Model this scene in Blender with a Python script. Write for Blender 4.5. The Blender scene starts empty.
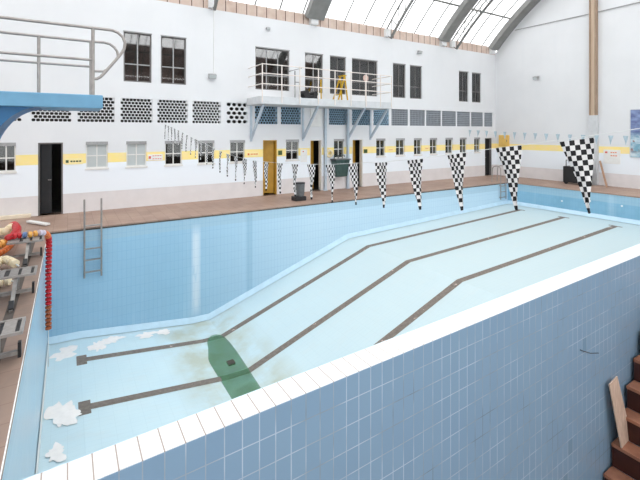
import bpy, bmesh, math, random
from mathutils import Vector, Matrix
random.seed(7)
S = bpy.context.scene
COL = S.collection

# ------------------------------------------------------------------ camera, sky, exposure
CAM_H = 2.4
cd = bpy.data.cameras.new('camera')
cam = bpy.data.objects.new('camera', cd)
COL.objects.link(cam)
cam.location = (0, 0, CAM_H)
cam.rotation_euler = (math.radians(90), 0, math.radians(-31.94))
cd.sensor_width = 36
cd.lens = 405 / 640 * 36
cd.shift_y = -108 / 640
cd.clip_start = 0.05
cd.clip_end = 200
S.camera = cam
W = bpy.data.worlds.new('sky')
S.world = W
W.use_nodes = True
bg = W.node_tree.nodes['Background']
bg.inputs[0].default_value = (0.965, 0.98, 1.0, 1)
bg.inputs[1].default_value = 3.15
S.view_settings.view_transform = 'Standard'
S.view_settings.look = 'None'
S.view_settings.exposure = 0.0
S.view_settings.gamma = 1.0
S.view_settings.use_curve_mapping = False

FW = (0.529, 0.8487)
RT = (0.8487, -0.529)


def ray(u, v):
    a = u - 320.0
    return (FW[0] * 405 + RT[0] * a, FW[1] * 405 + RT[1] * a, 132.0 - v)


def onY(u, v, Y):
    r = ray(u, v)
    t = Y / r[1]
    return (r[0] * t, Y, CAM_H + r[2] * t)


def onX(u, v, X):
    r = ray(u, v)
    t = X / r[0]
    return (X, r[1] * t, CAM_H + r[2] * t)


def onZ(u, v, z):
    r = ray(u, v)
    t = (z - CAM_H) / r[2]
    return (r[0] * t, r[1] * t, z)


# ------------------------------------------------------------------ materials
def srgb(r, g, b):
    def f(c):
        c /= 255.0
        return c / 12.92 if c <= 0.04045 else ((c + 0.055) / 1.055) ** 2.4
    return (f(r), f(g), f(b), 1)


class NT:
    def __init__(self, name):
        self.m = bpy.data.materials.new(name)
        self.m.use_nodes = True
        self.t = self.m.node_tree
        self.b = self.t.nodes['Principled BSDF']
        self.out = self.t.nodes['Material Output']
        self.tc = None

    def n(self, kind, **kw):
        x = self.t.nodes.new(kind)
        for k, v in kw.items():
            setattr(x, k, v)
        return x

    def l(self, a, b):
        self.t.links.new(a, b)

    def coord(self):
        if not self.tc:
            self.tc = self.n('ShaderNodeTexCoord')
        return self.tc.outputs['Object']

    def sep(self):
        s = self.n('ShaderNodeSeparateXYZ')
        self.l(self.coord(), s.inputs[0])
        return s.outputs

    def math(self, op, a, b=None, c=None):
        x = self.n('ShaderNodeMath', operation=op)
        for i, v in enumerate((a, b, c)):
            if v is None:
                continue
            if isinstance(v, (int, float)):
                x.inputs[i].default_value = v
            else:
                self.l(v, x.inputs[i])
        return x.outputs[0]

    def mix(self, f, a, b, blend='MIX'):
        x = self.n('ShaderNodeMix', data_type='RGBA', blend_type=blend)
        for s, v in ((x.inputs[0], f), (x.inputs[6], a), (x.inputs[7], b)):
            if isinstance(v, (int, float)):
                s.default_value = v
            elif isinstance(v, tuple):
                s.default_value = v
            else:
                self.l(v, s)
        return x.outputs[2]

    def noise(self, scale, detail=3, mapscale=None, rough=0.55):
        x = self.n('ShaderNodeTexNoise')
        x.inputs['Scale'].default_value = scale
        x.inputs['Detail'].default_value = detail
        x.inputs['Roughness'].default_value = rough
        if mapscale:
            mp = self.n('ShaderNodeMapping')
            mp.inputs['Scale'].default_value = mapscale
            self.l(self.coord(), mp.inputs[0])
            self.l(mp.outputs[0], x.inputs['Vector'])
        else:
            self.l(self.coord(), x.inputs['Vector'])
        return x.outputs['Fac']

    def ramp(self, f, a, b):
        x = self.n('ShaderNodeMapRange')
        x.inputs[1].default_value = a
        x.inputs[2].default_value = b
        self.l(f, x.inputs[0])
        return x.outputs[0]

    def between(self, v, a, b, soft=0.004):
        lo = self.n('ShaderNodeMapRange')
        lo.inputs[1].default_value = a - soft
        lo.inputs[2].default_value = a + soft
        self.l(v, lo.inputs[0])
        hi = self.n('ShaderNodeMapRange')
        hi.inputs[1].default_value = b - soft
        hi.inputs[2].default_value = b + soft
        hi.inputs[3].default_value = 1
        hi.inputs[4].default_value = 0
        self.l(v, hi.inputs[0])
        return self.math('MULTIPLY', lo.outputs[0], hi.outputs[0])

    def grid(self, a, b, wa, wb, g):
        """1 on the joints of a rectangular tile grid in coordinates a, b"""
        def line(c, w):
            f = self.math('FRACT', self.math('DIVIDE', c, w))
            d = self.math('ABSOLUTE', self.math('SUBTRACT', f, 0.5))
            return self.math('GREATER_THAN', d, 0.5 - g / w / 2)
        return self.math('MAXIMUM', line(a, wa), line(b, wb))

    def cells(self, a, b, wa, wb):
        c = self.n('ShaderNodeCombineXYZ')
        self.l(self.math('FLOOR', self.math('DIVIDE', a, wa)), c.inputs[0])
        self.l(self.math('FLOOR', self.math('DIVIDE', b, wb)), c.inputs[1])
        w = self.n('ShaderNodeTexWhiteNoise', noise_dimensions='2D')
        self.l(c.outputs[0], w.inputs['Vector'])
        return w.outputs['Value']

    def done(self, color, rough=0.5, metal=0.0, spec=0.5):
        b = self.b
        if isinstance(color, tuple):
            b.inputs['Base Color'].default_value = color
        else:
            self.l(color, b.inputs['Base Color'])
        if isinstance(rough, (int, float)):
            b.inputs['Roughness'].default_value = rough
        else:
            self.l(rough, b.inputs['Roughness'])
        b.inputs['Metallic'].default_value = metal
        b.inputs['Specular IOR Level'].default_value = spec
        return self.m


def mottled(name, c, amount=0.12, scale=9, rough=0.5, metal=0.0, spec=0.4):
    t = NT(name)
    f = t.ramp(t.noise(scale, 3), 0.3, 0.7)
    d = tuple(x * (1 - amount) for x in c[:3]) + (1,)
    e = tuple(min(1, x * (1 + amount * 0.6)) for x in c[:3]) + (1,)
    return t.done(t.mix(f, d, e), rough, metal, spec)


M = {}
M['steel'] = mottled('brushed_steel', (0.36, 0.335, 0.315, 1), 0.15, 12, 0.4, 0.5)
M['dull_steel'] = mottled('dull_steel', (0.33, 0.31, 0.29, 1), 0.2, 14, 0.5, 0.5)
M['grey_plate'] = mottled('grey_anodised_plate', (0.31, 0.285, 0.265, 1), 0.15, 20, 0.5, 0.2)
M['white_paint'] = mottled('white_paint', (0.82, 0.82, 0.80, 1), 0.06, 6, 0.5)
M['cream_paint'] = mottled('cream_paint', (0.80, 0.70, 0.55, 1), 0.1, 6, 0.5)
M['rail_paint'] = mottled('cream_rail_paint', (0.80, 0.73, 0.68, 1), 0.08, 8, 0.45)
M['blue_grey_paint'] = mottled('pale_blue_grey_paint', (0.50, 0.58, 0.66, 1), 0.1, 6, 0.5)
M['balcony_paint'] = mottled('balcony_concrete', (0.62, 0.635, 0.65, 1), 0.08, 5, 0.6)
M['frame_white'] = mottled('window_white', (0.76, 0.75, 0.72, 1), 0.06, 10, 0.5)
M['frame_dark'] = mottled('window_grey_steel', (0.17, 0.16, 0.155, 1), 0.15, 10, 0.5)
M['lintel'] = mottled('weathered_lintel', (0.36, 0.36, 0.36, 1), 0.15, 10, 0.6)
M['amber'] = mottled('amber_door', (0.52, 0.29, 0.03, 1), 0.12, 5, 0.4)
M['black'] = mottled('black_plastic', (0.018, 0.018, 0.02, 1), 0.2, 8, 0.5)
M['dark_door'] = mottled('charcoal_door', (0.014, 0.014, 0.016, 1), 0.25, 5, 0.5)
M['interior'] = mottled('unlit_interior', (0.07, 0.065, 0.06, 1), 0.2, 2, 0.8)
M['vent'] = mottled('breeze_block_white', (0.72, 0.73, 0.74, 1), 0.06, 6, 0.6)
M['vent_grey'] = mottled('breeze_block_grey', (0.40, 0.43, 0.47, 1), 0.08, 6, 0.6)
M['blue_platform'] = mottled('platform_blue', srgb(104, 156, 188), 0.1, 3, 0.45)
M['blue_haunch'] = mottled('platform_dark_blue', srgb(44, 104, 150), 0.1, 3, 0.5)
M['truss'] = mottled('roof_steel_grey', (0.20, 0.20, 0.19, 1), 0.15, 5, 0.6)
M['arch'] = mottled('roof_arch_grey', (0.25, 0.25, 0.24, 1), 0.12, 3, 0.7)
M['bearing'] = mottled('white_bearing', (0.8, 0.8, 0.8, 1), 0.06, 5, 0.6)
M['red_float'] = mottled('red_float', srgb(196, 40, 48), 0.15, 20, 0.4)
M['orange_float'] = mottled('orange_float', srgb(222, 120, 60), 0.15, 20, 0.4)
M['amber_float'] = mottled('amber_float', srgb(235, 175, 90), 0.15, 20, 0.4)
M['cream_float'] = mottled('cream_float', srgb(238, 222, 188), 0.12, 20, 0.4)
M['blue_float'] = mottled('blue_float', srgb(110, 135, 180), 0.15, 20, 0.4)
M['navy_float'] = mottled('navy_float', srgb(40, 60, 110), 0.15, 20, 0.4)
M['lilac_float'] = mottled('lilac_float', srgb(205, 195, 210), 0.1, 20, 0.4)
M['brown_float'] = mottled('rusty_float', srgb(176, 96, 60), 0.15, 20, 0.5)
M['cord'] = mottled('white_cord', (0.75, 0.78, 0.78, 1), 0.1, 20, 0.7)
def make_lane():
    t = NT('lane_tile_grey')
    c = t.mix(t.ramp(t.noise(14, 3), 0.3, 0.7), srgb(112, 103, 96), srgb(136, 126, 116))
    c = t.mix(t.ramp(t.noise(5, 4), 0.66, 0.7), c, srgb(206, 182, 172))
    return t.done(c, 0.6, 0, 0.3)


M['lane'] = make_lane()
M['gap_and_shade'] = mottled('dark_joint_and_shade', (0.09, 0.075, 0.065, 1), 0.2, 6, 0.8)
M['bin_grey'] = mottled('bin_grey', (0.13, 0.14, 0.145, 1), 0.25, 9, 0.4)
M['dark_green'] = mottled('dark_green_enamel', srgb(58, 82, 78), 0.25, 6, 0.45)
M['sign_green'] = mottled('sign_green', srgb(70, 90, 45), 0.1, 8, 0.5)
M['red_ink'] = mottled('red_ink', srgb(214, 104, 88), 0.08, 8, 0.5)
M['orange_ink'] = mottled('orange_ink', srgb(225, 130, 70), 0.08, 8, 0.5)
M['dark_ink'] = mottled('dark_ink', srgb(60, 85, 60), 0.08, 8, 0.5)
M['yellow_metal'] = mottled('yellow_enamel', srgb(200, 160, 30), 0.1, 8, 0.4)
M['pink_sign'] = mottled('faded_pink_board', srgb(205, 175, 165), 0.1, 8, 0.5)
M['wood_pole'] = mottled('brown_wood', srgb(176, 142, 118), 0.2, 12, 0.6)
M['rust'] = mottled('rusty_wire', (0.05, 0.04, 0.035, 1), 0.2, 12, 0.6)
M['sign_cream'] = mottled('sign_cream', srgb(250, 234, 172), 0.04, 6, 0.6)
M['cabinet_yellow'] = mottled('cabinet_yellow', srgb(230, 190, 104), 0.08, 6, 0.5)
M['vent_blue_shade'] = mottled('breeze_block_blue_shade', srgb(150, 180, 200), 0.08, 6, 0.6)  # bluish shade under the balcony is mixed into this block colour
M['flag_blue'] = mottled('faded_blue_cloth', srgb(176, 194, 204), 0.12, 12, 0.8)


def make_breeze_wall(name, axis):
    """white upper wall, yellow band, very pale blue below it, pinkish-grey dado: painted bands at fixed heights"""
    t = NT(name)
    s = t.sep()
    z = s[2]
    white = t.mix(t.ramp(t.noise(0.8, 4), 0.35, 0.7), (0.74, 0.75, 0.765, 1), (0.77, 0.78, 0.795, 1))
    streak = t.ramp(t.noise(1.0, 4, (3, 3, 0.25)), 0.52, 0.75)
    white = t.mix(t.math('MULTIPLY', streak, 0.16), white, (0.68, 0.70, 0.73, 1))
    pale = (0.85, 0.90, 0.95, 1)
    c = t.mix(t.between(z, 0.57, 1.46), white, pale)
    yel = t.mix(t.ramp(t.noise(3, 4), 0.35, 0.75), srgb(252, 230, 146), srgb(248, 228, 172))
    c = t.mix(t.between(z, 1.46, 1.755), c, yel)
    dado = t.mix(t.ramp(t.noise(2.2, 4), 0.3, 0.7), srgb(227, 223, 223), srgb(218, 214, 214))
    c = t.mix(t.between(z, -1, 0.575), c, dado)
    return t.done(c, 0.55, 0, 0.3)


M['hall_wall'] = make_breeze_wall('hall_wall_paint', 0)


def make_deck():
    t = NT('brown_deck_tiles')
    s = t.sep()
    g = t.grid(s[0], s[1], 0.30, 0.30, 0.010)
    cell = t.cells(s[0], s[1], 0.30, 0.30)
    a = t.mix(cell, srgb(150, 124, 111), srgb(161, 135, 121))
    a = t.mix(t.math('MULTIPLY', t.ramp(t.noise(0.9, 5), 0.4, 0.72), 0.55), a, srgb(186, 160, 142))
    # trodden-in dirt on the deck around the starting blocks
    dirt = t.math('MULTIPLY', t.ramp(s[0], -0.1, -0.5), t.ramp(s[1], 11.6, 10.2))
    dirt = t.math('MULTIPLY', dirt, t.ramp(t.noise(1.5, 4), 0.2, 0.5))
    a = t.mix(t.math('MULTIPLY', dirt, 0.75), a, srgb(126, 110, 100))
    c = t.mix(t.math('MULTIPLY', g, 0.5), a, srgb(112, 88, 76))
    return t.done(c, 0.55, 0, 0.35)


M['deck'] = make_deck()


def make_pool_wall(axis, c0=(152, 190, 214), c1=(154, 192, 216), nm='back'):
    t = NT('pool_wall_tiles_' + nm)
    s = t.sep()
    a, z = s[axis], s[2]
    cell = t.cells(a, z, 0.11, 0.24)
    base = t.mix(cell, srgb(*c0), srgb(*c1))
    base = t.mix(t.math('MULTIPLY', t.ramp(t.noise(0.5, 4), 0.35, 0.7), 0.4), base, srgb(160, 206, 232))
    # tiles grow paler towards the shallow end
    if axis == 0:
        base = t.mix(t.math('MULTIPLY', t.ramp(a, 2.5, 7.0), 0.8), base, srgb(200, 224, 238))
    base = t.mix(t.math('MULTIPLY', t.between(z, -0.36, 0.2, 0.006), 0.6), base, srgb(166, 196, 212))
    sc = t.ramp(t.noise(1.0, 5, (2.2, 2.2, 0.16)), 0.58, 0.74)
    base = t.mix(t.math('MULTIPLY', sc, 0.32), base, srgb(206, 226, 236))
    if axis == 0:
        k = t.between(a, 3.03, 3.24, 0.04)
        k = t.math('MULTIPLY', k, t.between(z, -2.75, -0.4, 0.2))
        k = t.math('MULTIPLY', k, t.ramp(t.noise(3, 3, (4, 4, 0.5)), 0.2, 0.45))
        base = t.mix(t.math('MULTIPLY', k, 0.75), base, srgb(224, 234, 242))
        k2 = t.between(a, 4.66, 4.86, 0.02)
        base = t.mix(t.math('MULTIPLY', k2, 0.35), base, srgb(128, 170, 196))
    g = t.grid(a, z, 0.11, 0.24, 0.007)
    c = t.mix(t.math('MULTIPLY', g, 0.34), base, srgb(96, 150, 190))
    return t.done(c, 0.28, 0, 0.5)


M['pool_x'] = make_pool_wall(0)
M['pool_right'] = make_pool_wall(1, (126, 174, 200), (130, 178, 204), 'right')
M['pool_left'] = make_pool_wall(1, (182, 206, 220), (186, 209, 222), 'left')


def make_pool_floor():
    t = NT('pool_floor_tiles')
    s = t.sep()
    x, y = s[0], s[1]
    base = t.mix(t.ramp(t.noise(0.7, 5), 0.3, 0.7), srgb(200, 224, 232), srgb(209, 230, 235))
    # greyer tone that builds up the slope of the shallow end
    shallow_mix = t.ramp(x, 1.5, 8.0)
    base = t.mix(t.math('MULTIPLY', shallow_mix, 0.75), base, srgb(194, 211, 214))
    fine = t.ramp(t.noise(3.5, 5, (0.5, 1.6, 1)), 0.5, 0.75)
    base = t.mix(t.math('MULTIPLY', fine, 0.25), base, srgb(206, 215, 215))
    # tan algae tide mark around the sump valley
    ring = t.between(x, 2.15, 4.1, 0.30)
    ring = t.math('MULTIPLY', ring, t.ramp(t.noise(1.6, 4), 0.35, 0.65))
    base = t.mix(t.math('MULTIPLY', ring, 0.6), base, srgb(176, 172, 136))
    g = t.grid(x, y, 0.24, 0.115, 0.006)
    c = t.mix(t.math('MULTIPLY', g, 0.16), base, srgb(150, 180, 192))
    return t.done(c, 0.45, 0, 0.4)


M['pool_floor'] = make_pool_floor()
M['patch'] = mottled('bare_screed', (0.95, 0.90, 0.86, 1), 0.05, 9, 0.8)
M['cove'] = mottled('pale_cove_tile', srgb(196, 224, 240), 0.06, 5, 0.35)


def make_outer_tiles():
    t = NT('outer_blue_tiles')
    s = t.sep()
    x, z = s[0], t.math('ADD', s[2], 0.0)
    cell = t.cells(x, z, 0.155, 0.245)
    base = t.mix(cell, srgb(132, 164, 192), srgb(136, 168, 195))
    base = t.mix(t.math('MULTIPLY', t.math('GREATER_THAN', cell, 0.996), 0.5), base, srgb(92, 132, 160))
    base = t.mix(t.math('MULTIPLY', t.ramp(t.noise(0.6, 4), 0.35, 0.7), 0.3), base, srgb(140, 170, 190))
    g = t.grid(x, z, 0.155, 0.245, 0.0095)
    gc = t.mix(t.ramp(t.noise(1.3, 3), 0.35, 0.6), srgb(112, 120, 126), srgb(206, 218, 228))
    c = t.mix(t.math('MULTIPLY', g, 0.75), base, gc)
    return t.done(c, 0.32, 0, 0.45)


M['outer'] = make_outer_tiles()


def make_coping():
    t = NT('white_coping_tiles')
    s = t.sep()
    f = t.math('FRACT', t.math('DIVIDE', t.math('ADD', s[0], t.math('MULTIPLY', s[1], 0.0)), 0.155))
    d = t.math('ABSOLUTE', t.math('SUBTRACT', f, 0.5))
    g = t.math('GREATER_THAN', d, 0.5 - 0.035)
    cell = t.cells(s[0], t.math('MULTIPLY', s[1], 0.0), 0.155, 1.0)
    base = t.mix(cell, (0.80, 0.80, 0.80, 1), (0.86, 0.86, 0.86, 1))
    gc = t.mix(t.ramp(s[0], 1.5, 6), srgb(150, 132, 120), srgb(216, 206, 200))
    return t.done(t.mix(t.math('MULTIPLY', g, 0.85), base, gc), 0.35, 0, 0.4)


M['coping'] = make_coping()


def make_brick():
    t = NT('salmon_brick_strip')
    s = t.sep()
    f = t.math('FRACT', t.math('DIVIDE', s[0], 0.40))
    g = t.math('LESS_THAN', f, 0.075)
    c = t.mix(t.ramp(t.noise(2.5, 4), 0.3, 0.7), srgb(198, 174, 160), srgb(216, 198, 186))
    c = t.mix(g, c, srgb(90, 66, 58))
    return t.done(c, 0.8, 0, 0.2)


M['brick'] = make_brick()


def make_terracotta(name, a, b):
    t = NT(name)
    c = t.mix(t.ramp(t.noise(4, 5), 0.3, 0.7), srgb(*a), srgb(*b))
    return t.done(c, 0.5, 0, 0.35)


M['tread'] = make_terracotta('lit_terracotta_tread', (138, 92, 72), (170, 120, 96))
M['riser'] = make_terracotta('shaded_terracotta_riser', (70, 36, 29), (54, 28, 23))  # shade on the risers is put into their colour, treads kept lighter
M['ground'] = mottled('lower_concrete', (0.20, 0.15, 0.13, 1), 0.2, 3, 0.7)
M['rear_wall'] = mottled('rear_wall_paint', srgb(150, 134, 128), 0.12, 1, 0.7)


def make_board():
    t = NT('pale_board_wood')
    f = t.ramp(t.noise(4, 4, (9, 9, 0.9)), 0.35, 0.7)
    return t.done(t.mix(f, srgb(196, 168, 148), srgb(224, 200, 182)), 0.6, 0, 0.3)


M['board'] = make_board()


def make_pipe():
    t = NT('brown_steel_post')
    f = t.ramp(t.noise(2, 4, (6, 6, 0.4)), 0.35, 0.7)
    return t.done(t.mix(f, srgb(190, 166, 142), srgb(210, 190, 168)), 0.5, 0, 0.35)


M['pipe'] = make_pipe()


def make_glass(name, refl, tint):
    m = bpy.data.materials.new(name)
    m.use_nodes = True
    t = m.node_tree
    t.nodes.clear()
    o = t.nodes.new('ShaderNodeOutputMaterial')
    g = t.nodes.new('ShaderNodeBsdfGlossy')
    g.inputs['Roughness'].default_value = 0.03
    tr = t.nodes.new('ShaderNodeBsdfTransparent')
    tr.inputs[0].default_value = tint
    n = t.nodes.new('ShaderNodeTexNoise')
    n.inputs['Scale'].default_value = 1.2
    bmp = t.nodes.new('ShaderNodeBump')
    bmp.inputs['Strength'].default_value = 0.03
    t.links.new(n.outputs[0], bmp.inputs['Height'])
    t.links.new(bmp.outputs[0], g.inputs['Normal'])
    mx = t.nodes.new('ShaderNodeMixShader')
    mx.inputs[0].default_value = refl
    t.links.new(tr.outputs[0], mx.inputs[1])
    t.links.new(g.outputs[0], mx.inputs[2])
    t.links.new(mx.outputs[0], o.inputs[0])
    return m


M['glass_upper'] = make_glass('reflective_glass', 0.24, (0.6, 0.6, 0.6, 1))
M['glass_dim'] = make_glass('dim_glass', 0.09, (0.6, 0.6, 0.6, 1))
M['glass_lower'] = make_glass('clear_glass', 0.05, (0.7, 0.72, 0.7, 1))
M['frosted'] = mottled('frosted_pane', srgb(188, 194, 194), 0.06, 3, 0.3)


def make_roof():
    m = bpy.data.materials.new('translucent_roof_sheet')
    m.use_nodes = True
    t = m.node_tree
    t.nodes.clear()
    o = t.nodes.new('ShaderNodeOutputMaterial')
    tr = t.nodes.new('ShaderNodeBsdfTransparent')
    tr.inputs[0].default_value = (0.80, 0.80, 0.80, 1)
    tl = t.nodes.new('ShaderNodeBsdfTranslucent')
    tc = t.nodes.new('ShaderNodeTexCoord')
    n = t.nodes.new('ShaderNodeTexNoise')
    n.inputs['Scale'].default_value = 1.5
    t.links.new(tc.outputs['Object'], n.inputs['Vector'])
    r = t.nodes.new('ShaderNodeValToRGB')
    r.color_ramp.elements[0].color = (0.55, 0.55, 0.53, 1)
    r.color_ramp.elements[1].color = (0.85, 0.85, 0.83, 1)
    t.links.new(n.outputs[0], r.inputs[0])
    t.links.new(r.outputs[0], tl.inputs[0])
    mx = t.nodes.new('ShaderNodeMixShader')
    mx.inputs[0].default_value = 0.4
    t.links.new(tr.outputs[0], mx.inputs[1])
    t.links.new(tl.outputs[0], mx.inputs[2])
    t.links.new(mx.outputs[0], o.inputs[0])
    return m


M['roof'] = make_roof()


def make_water():
    m = bpy.data.materials.new('green_algae_water')
    m.use_nodes = True
    t = m.node_tree
    b = t.nodes['Principled BSDF']
    b.inputs['Base Color'].default_value = srgb(70, 128, 88)
    b.inputs['Roughness'].default_value = 0.25
    b.inputs['Specular IOR Level'].default_value = 0.3
    b.inputs['Alpha'].default_value = 0.6
    n = t.nodes.new('ShaderNodeTexNoise')
    n.inputs['Scale'].default_value = 3
    n.inputs['Detail'].default_value = 4
    tc = t.nodes.new('ShaderNodeTexCoord')
    t.links.new(tc.outputs['Object'], n.inputs['Vector'])
    r = t.nodes.new('ShaderNodeValToRGB')
    r.color_ramp.elements[0].color = srgb(56, 112, 70)
    r.color_ramp.elements[0].position = 0.3
    r.color_ramp.elements[1].color = srgb(88, 146, 104)
    r.color_ramp.elements[1].position = 0.7
    t.links.new(n.outputs[0], r.inputs[0])
    t.links.new(r.outputs[0], b.inputs['Base Color'])
    return m


M['water'] = make_water()


def make_check():
    t = NT('black_white_check_cloth')
    s = t.sep()
    a = t.math('FLOOR', t.math('DIVIDE', t.math('ADD', s[1], 10.0 * 0.0268 + 0.0134), 0.0268))
    b = t.math('FLOOR', t.math('DIVIDE', t.math('ADD', s[2], 320 * 0.0318), 0.0318))
    f = t.math('FLOORED_MODULO', t.math('ADD', a, b), 2.0)
    return t.done(t.mix(f, (0.012, 0.012, 0.014, 1), (0.80, 0.80, 0.80, 1)), 0.6, 0, 0.3)


M['check'] = make_check()


def make_poster():
    t = NT('blue_poster_print')
    s = t.sep()
    z, y = s[2], s[1]
    w = t.noise(2.2, 5, (1, 1.2, 2.2))
    c = t.mix(t.ramp(w, 0.35, 0.65), srgb(92, 102, 146), srgb(140, 158, 196))
    low = t.mix(t.ramp(w, 0.4, 0.62), srgb(120, 168, 190), srgb(206, 220, 226))
    c = t.mix(t.ramp(z, 1.1, 0.8), c, low)
    spot = t.math('MULTIPLY', t.between(z, 0.25, 0.85, 0.1), t.ramp(t.noise(3.1, 3), 0.5, 0.56))
    c = t.mix(spot, c, srgb(150, 112, 104))
    return t.done(c, 0.45, 0, 0.3)


M['poster'] = make_poster()


# ------------------------------------------------------------------ mesh building helpers
class MB:
    def __init__(self):
        self.v = []
        self.f = []
        self.mi = []
        self.k = 0

    def quad(self, *pts):
        n = len(self.v)
        self.v += [tuple(p) for p in pts]
        self.f.append(tuple(range(n, n + len(pts))))
        self.mi.append(self.k)
        return self

    def hexa(self, p):
        """8 corners: bottom ring 0-3, top ring 4-7"""
        n = len(self.v)
        self.v += [tuple(q) for q in p]
        for f in ((3, 2, 1, 0), (4, 5, 6, 7), (0, 1, 5, 4), (1, 2, 6, 5), (2, 3, 7, 6), (3, 0, 4, 7)):
            self.f.append(tuple(n + i for i in f))
            self.mi.append(self.k)
        return self

    def box(self, x0, x1, y0, y1, z0, z1):
        if x0 > x1: x0, x1 = x1, x0
        if y0 > y1: y0, y1 = y1, y0
        if z0 > z1: z0, z1 = z1, z0
        return self.hexa([(x0, y0, z0), (x1, y0, z0), (x1, y1, z0), (x0, y1, z0),
                          (x0, y0, z1), (x1, y0, z1), (x1, y1, z1), (x0, y1, z1)])

    def bar(self, a, b, w, h, up=(0, 0, 1)):
        """rectangular bar from a to b, w across, h along up"""
        a, b = Vector(a), Vector(b)
        d = (b - a).normalized()
        u = Vector(up)
        s = d.cross(u)
        if s.length < 1e-5:
            s = d.cross(Vector((1, 0, 0)))
        s.normalize()
        u = s.cross(d).normalized()
        s *= w / 2
        u *= h / 2
        return self.hexa([a - s - u, b - s - u, b + s - u, a + s - u,
                          a - s + u, b - s + u, b + s + u, a + s + u])

    def tube(self, path, r, n=10, closed=False):
        path = [Vector(p) for p in path]
        rings = []
        prev = None
        N = len(path)
        for i, p in enumerate(path):
            if i == 0:
                d = path[1] - p
            elif i == N - 1:
                d = p - path[i - 1]
            else:
                d = (path[i + 1] - p).normalized() + (p - path[i - 1]).normalized()
            d.normalize()
            if prev is None:
                a = d.orthogonal().normalized()
            else:
                a = prev - d * prev.dot(d)
                a.normalize()
            prev = a
            b = d.cross(a)
            rr = r[i] if isinstance(r, (list, tuple)) else r
            base = len(self.v)
            for k in range(n):
                t = 2 * math.pi * k / n
                self.v.append(tuple(p + (a * math.cos(t) + b * math.sin(t)) * rr))
            rings.append(base)
        for i in range(N - 1):
            for k in range(n):
                k2 = (k + 1) % n
                self.f.append((rings[i] + k, rings[i] + k2, rings[i + 1] + k2, rings[i + 1] + k))
                self.mi.append(self.k)
        self.f.append(tuple(rings[0] + k for k in reversed(range(n))))
        self.mi.append(self.k)
        self.f.append(tuple(rings[-1] + k for k in range(n)))
        self.mi.append(self.k)
        return self

    def build(self, name, mat, parent=None, smooth=False, bevel=0.0):
        org = Vector((0, 0, 0))
        p = parent
        while p is not None:
            org += p.location
            p = p.parent
        me = bpy.data.meshes.new(name)
        me.from_pydata([tuple(Vector(q) - org) for q in self.v], [], self.f)
        mats = mat if isinstance(mat, (list, tuple)) else [mat]
        for m in mats:
            me.materials.append(M[m] if isinstance(m, str) else m)
        for i, p in enumerate(me.polygons):
            p.material_index = self.mi[i]
            p.use_smooth = smooth
        bm = bmesh.new()
        bm.from_mesh(me)
        bmesh.ops.recalc_face_normals(bm, faces=bm.faces)
        bm.to_mesh(me)
        bm.free()
        o = bpy.data.objects.new(name, me)
        COL.objects.link(o)
        if parent is not None:
            o.parent = parent
        if smooth:
            try:
                md = o.modifiers.new('smooth_by_edge', 'EDGE_SPLIT')
                md.split_angle = math.radians(40)
            except Exception:
                pass
        if bevel:
            b = o.modifiers.new('bevel', 'BEVEL')
            b.width = bevel
            b.segments = 2
            b.limit_method = 'ANGLE'
        return o


def arc(c, r, a0, a1, n, ex, ez):
    c, ex, ez = Vector(c), Vector(ex), Vector(ez)
    out = []
    for i in range(n + 1):
        a = math.radians(a0 + (a1 - a0) * i / n)
        out.append(c + ex * (r * math.cos(a)) + ez * (r * math.sin(a)))
    return out


def thing(name, label, cat, loc=(0, 0, 0), group=None):
    o = bpy.data.objects.new(name, None)
    o.empty_display_size = 0.1
    COL.objects.link(o)
    o.location = loc
    tag(o, label, cat, group)
    return o


def tag(o, label, cat, group=None):
    o['label'] = label
    o['category'] = cat
    if group:
        o['group'] = group
    return o


def struct(o):
    o['kind'] = 'structure'
    return o


def wall_mesh(along0, along1, z0, z1, depth, holes, put):
    """wall of the given depth with rectangular through holes; put(a, d, z) gives the point"""
    xs = sorted(set([along0, along1] + [h[0] for h in holes] + [h[1] for h in holes]))
    zs = sorted(set([z0, z1] + [h[2] for h in holes] + [h[3] for h in holes]))
    m = MB()
    for i in range(len(xs) - 1):
        # merge the wall cells of a column
        run = None
        for j in range(len(zs) - 1):
            cx, cz = (xs[i] + xs[i + 1]) / 2, (zs[j] + zs[j + 1]) / 2
            solid = not any(h[0] < cx < h[1] and h[2] < cz < h[3] for h in holes)
            if solid:
                if run is None:
                    run = zs[j]
                top = zs[j + 1]
            if run is not None and (not solid or j == len(zs) - 2):
                for d in (0, depth):
                    m.quad(put(xs[i], d, run), put(xs[i + 1], d, run), put(xs[i + 1], d, top), put(xs[i], d, top))
                run = None
    for h in holes:
        a, b, c, d = h
        m.quad(put(a, 0, c), put(a, depth, c), put(a, depth, d), put(a, 0, d))
        m.quad(put(b, 0, c), put(b, depth, c), put(b, depth, d), put(b, 0, d))
        m.quad(put(a, 0, d), put(b, 0, d), put(b, depth, d), put(a, depth, d))
        m.quad(put(a, 0, c), put(b, 0, c), put(b, depth, c), put(a, depth, c))
    return m


ORD = ['first', 'second', 'third', 'fourth', 'fifth', 'sixth', 'seventh', 'eighth', 'ninth', 'tenth', 'eleventh',
       'twelfth', 'thirteenth', 'fourteenth', 'fifteenth', 'sixteenth', 'seventeenth', 'eighteenth', 'nineteenth', 'twentieth']

# ------------------------------------------------------------------ sizes of the hall
YW = 14.1          # far long wall
XE = 20.4          # right end wall
XL = -7.0          # left end of the hall
YR = -6.0          # rear long wall (behind the camera)
ZW = 6.72          # top of the long walls
XP0, XP1 = -0.41, 17.95    # pool ends
YP = 11.75         # far pool edge
ZG = -4.5          # lower floor outside the raised pool
ACY, ACZ, AR = 4.1, -1.66, 13.05   # roof arch: centre and radius in the cross section


def near_out(x):
    return 3.185 + 0.0225 * x


def near_in(x):
    return 3.465 + 0.0275 * x


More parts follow.
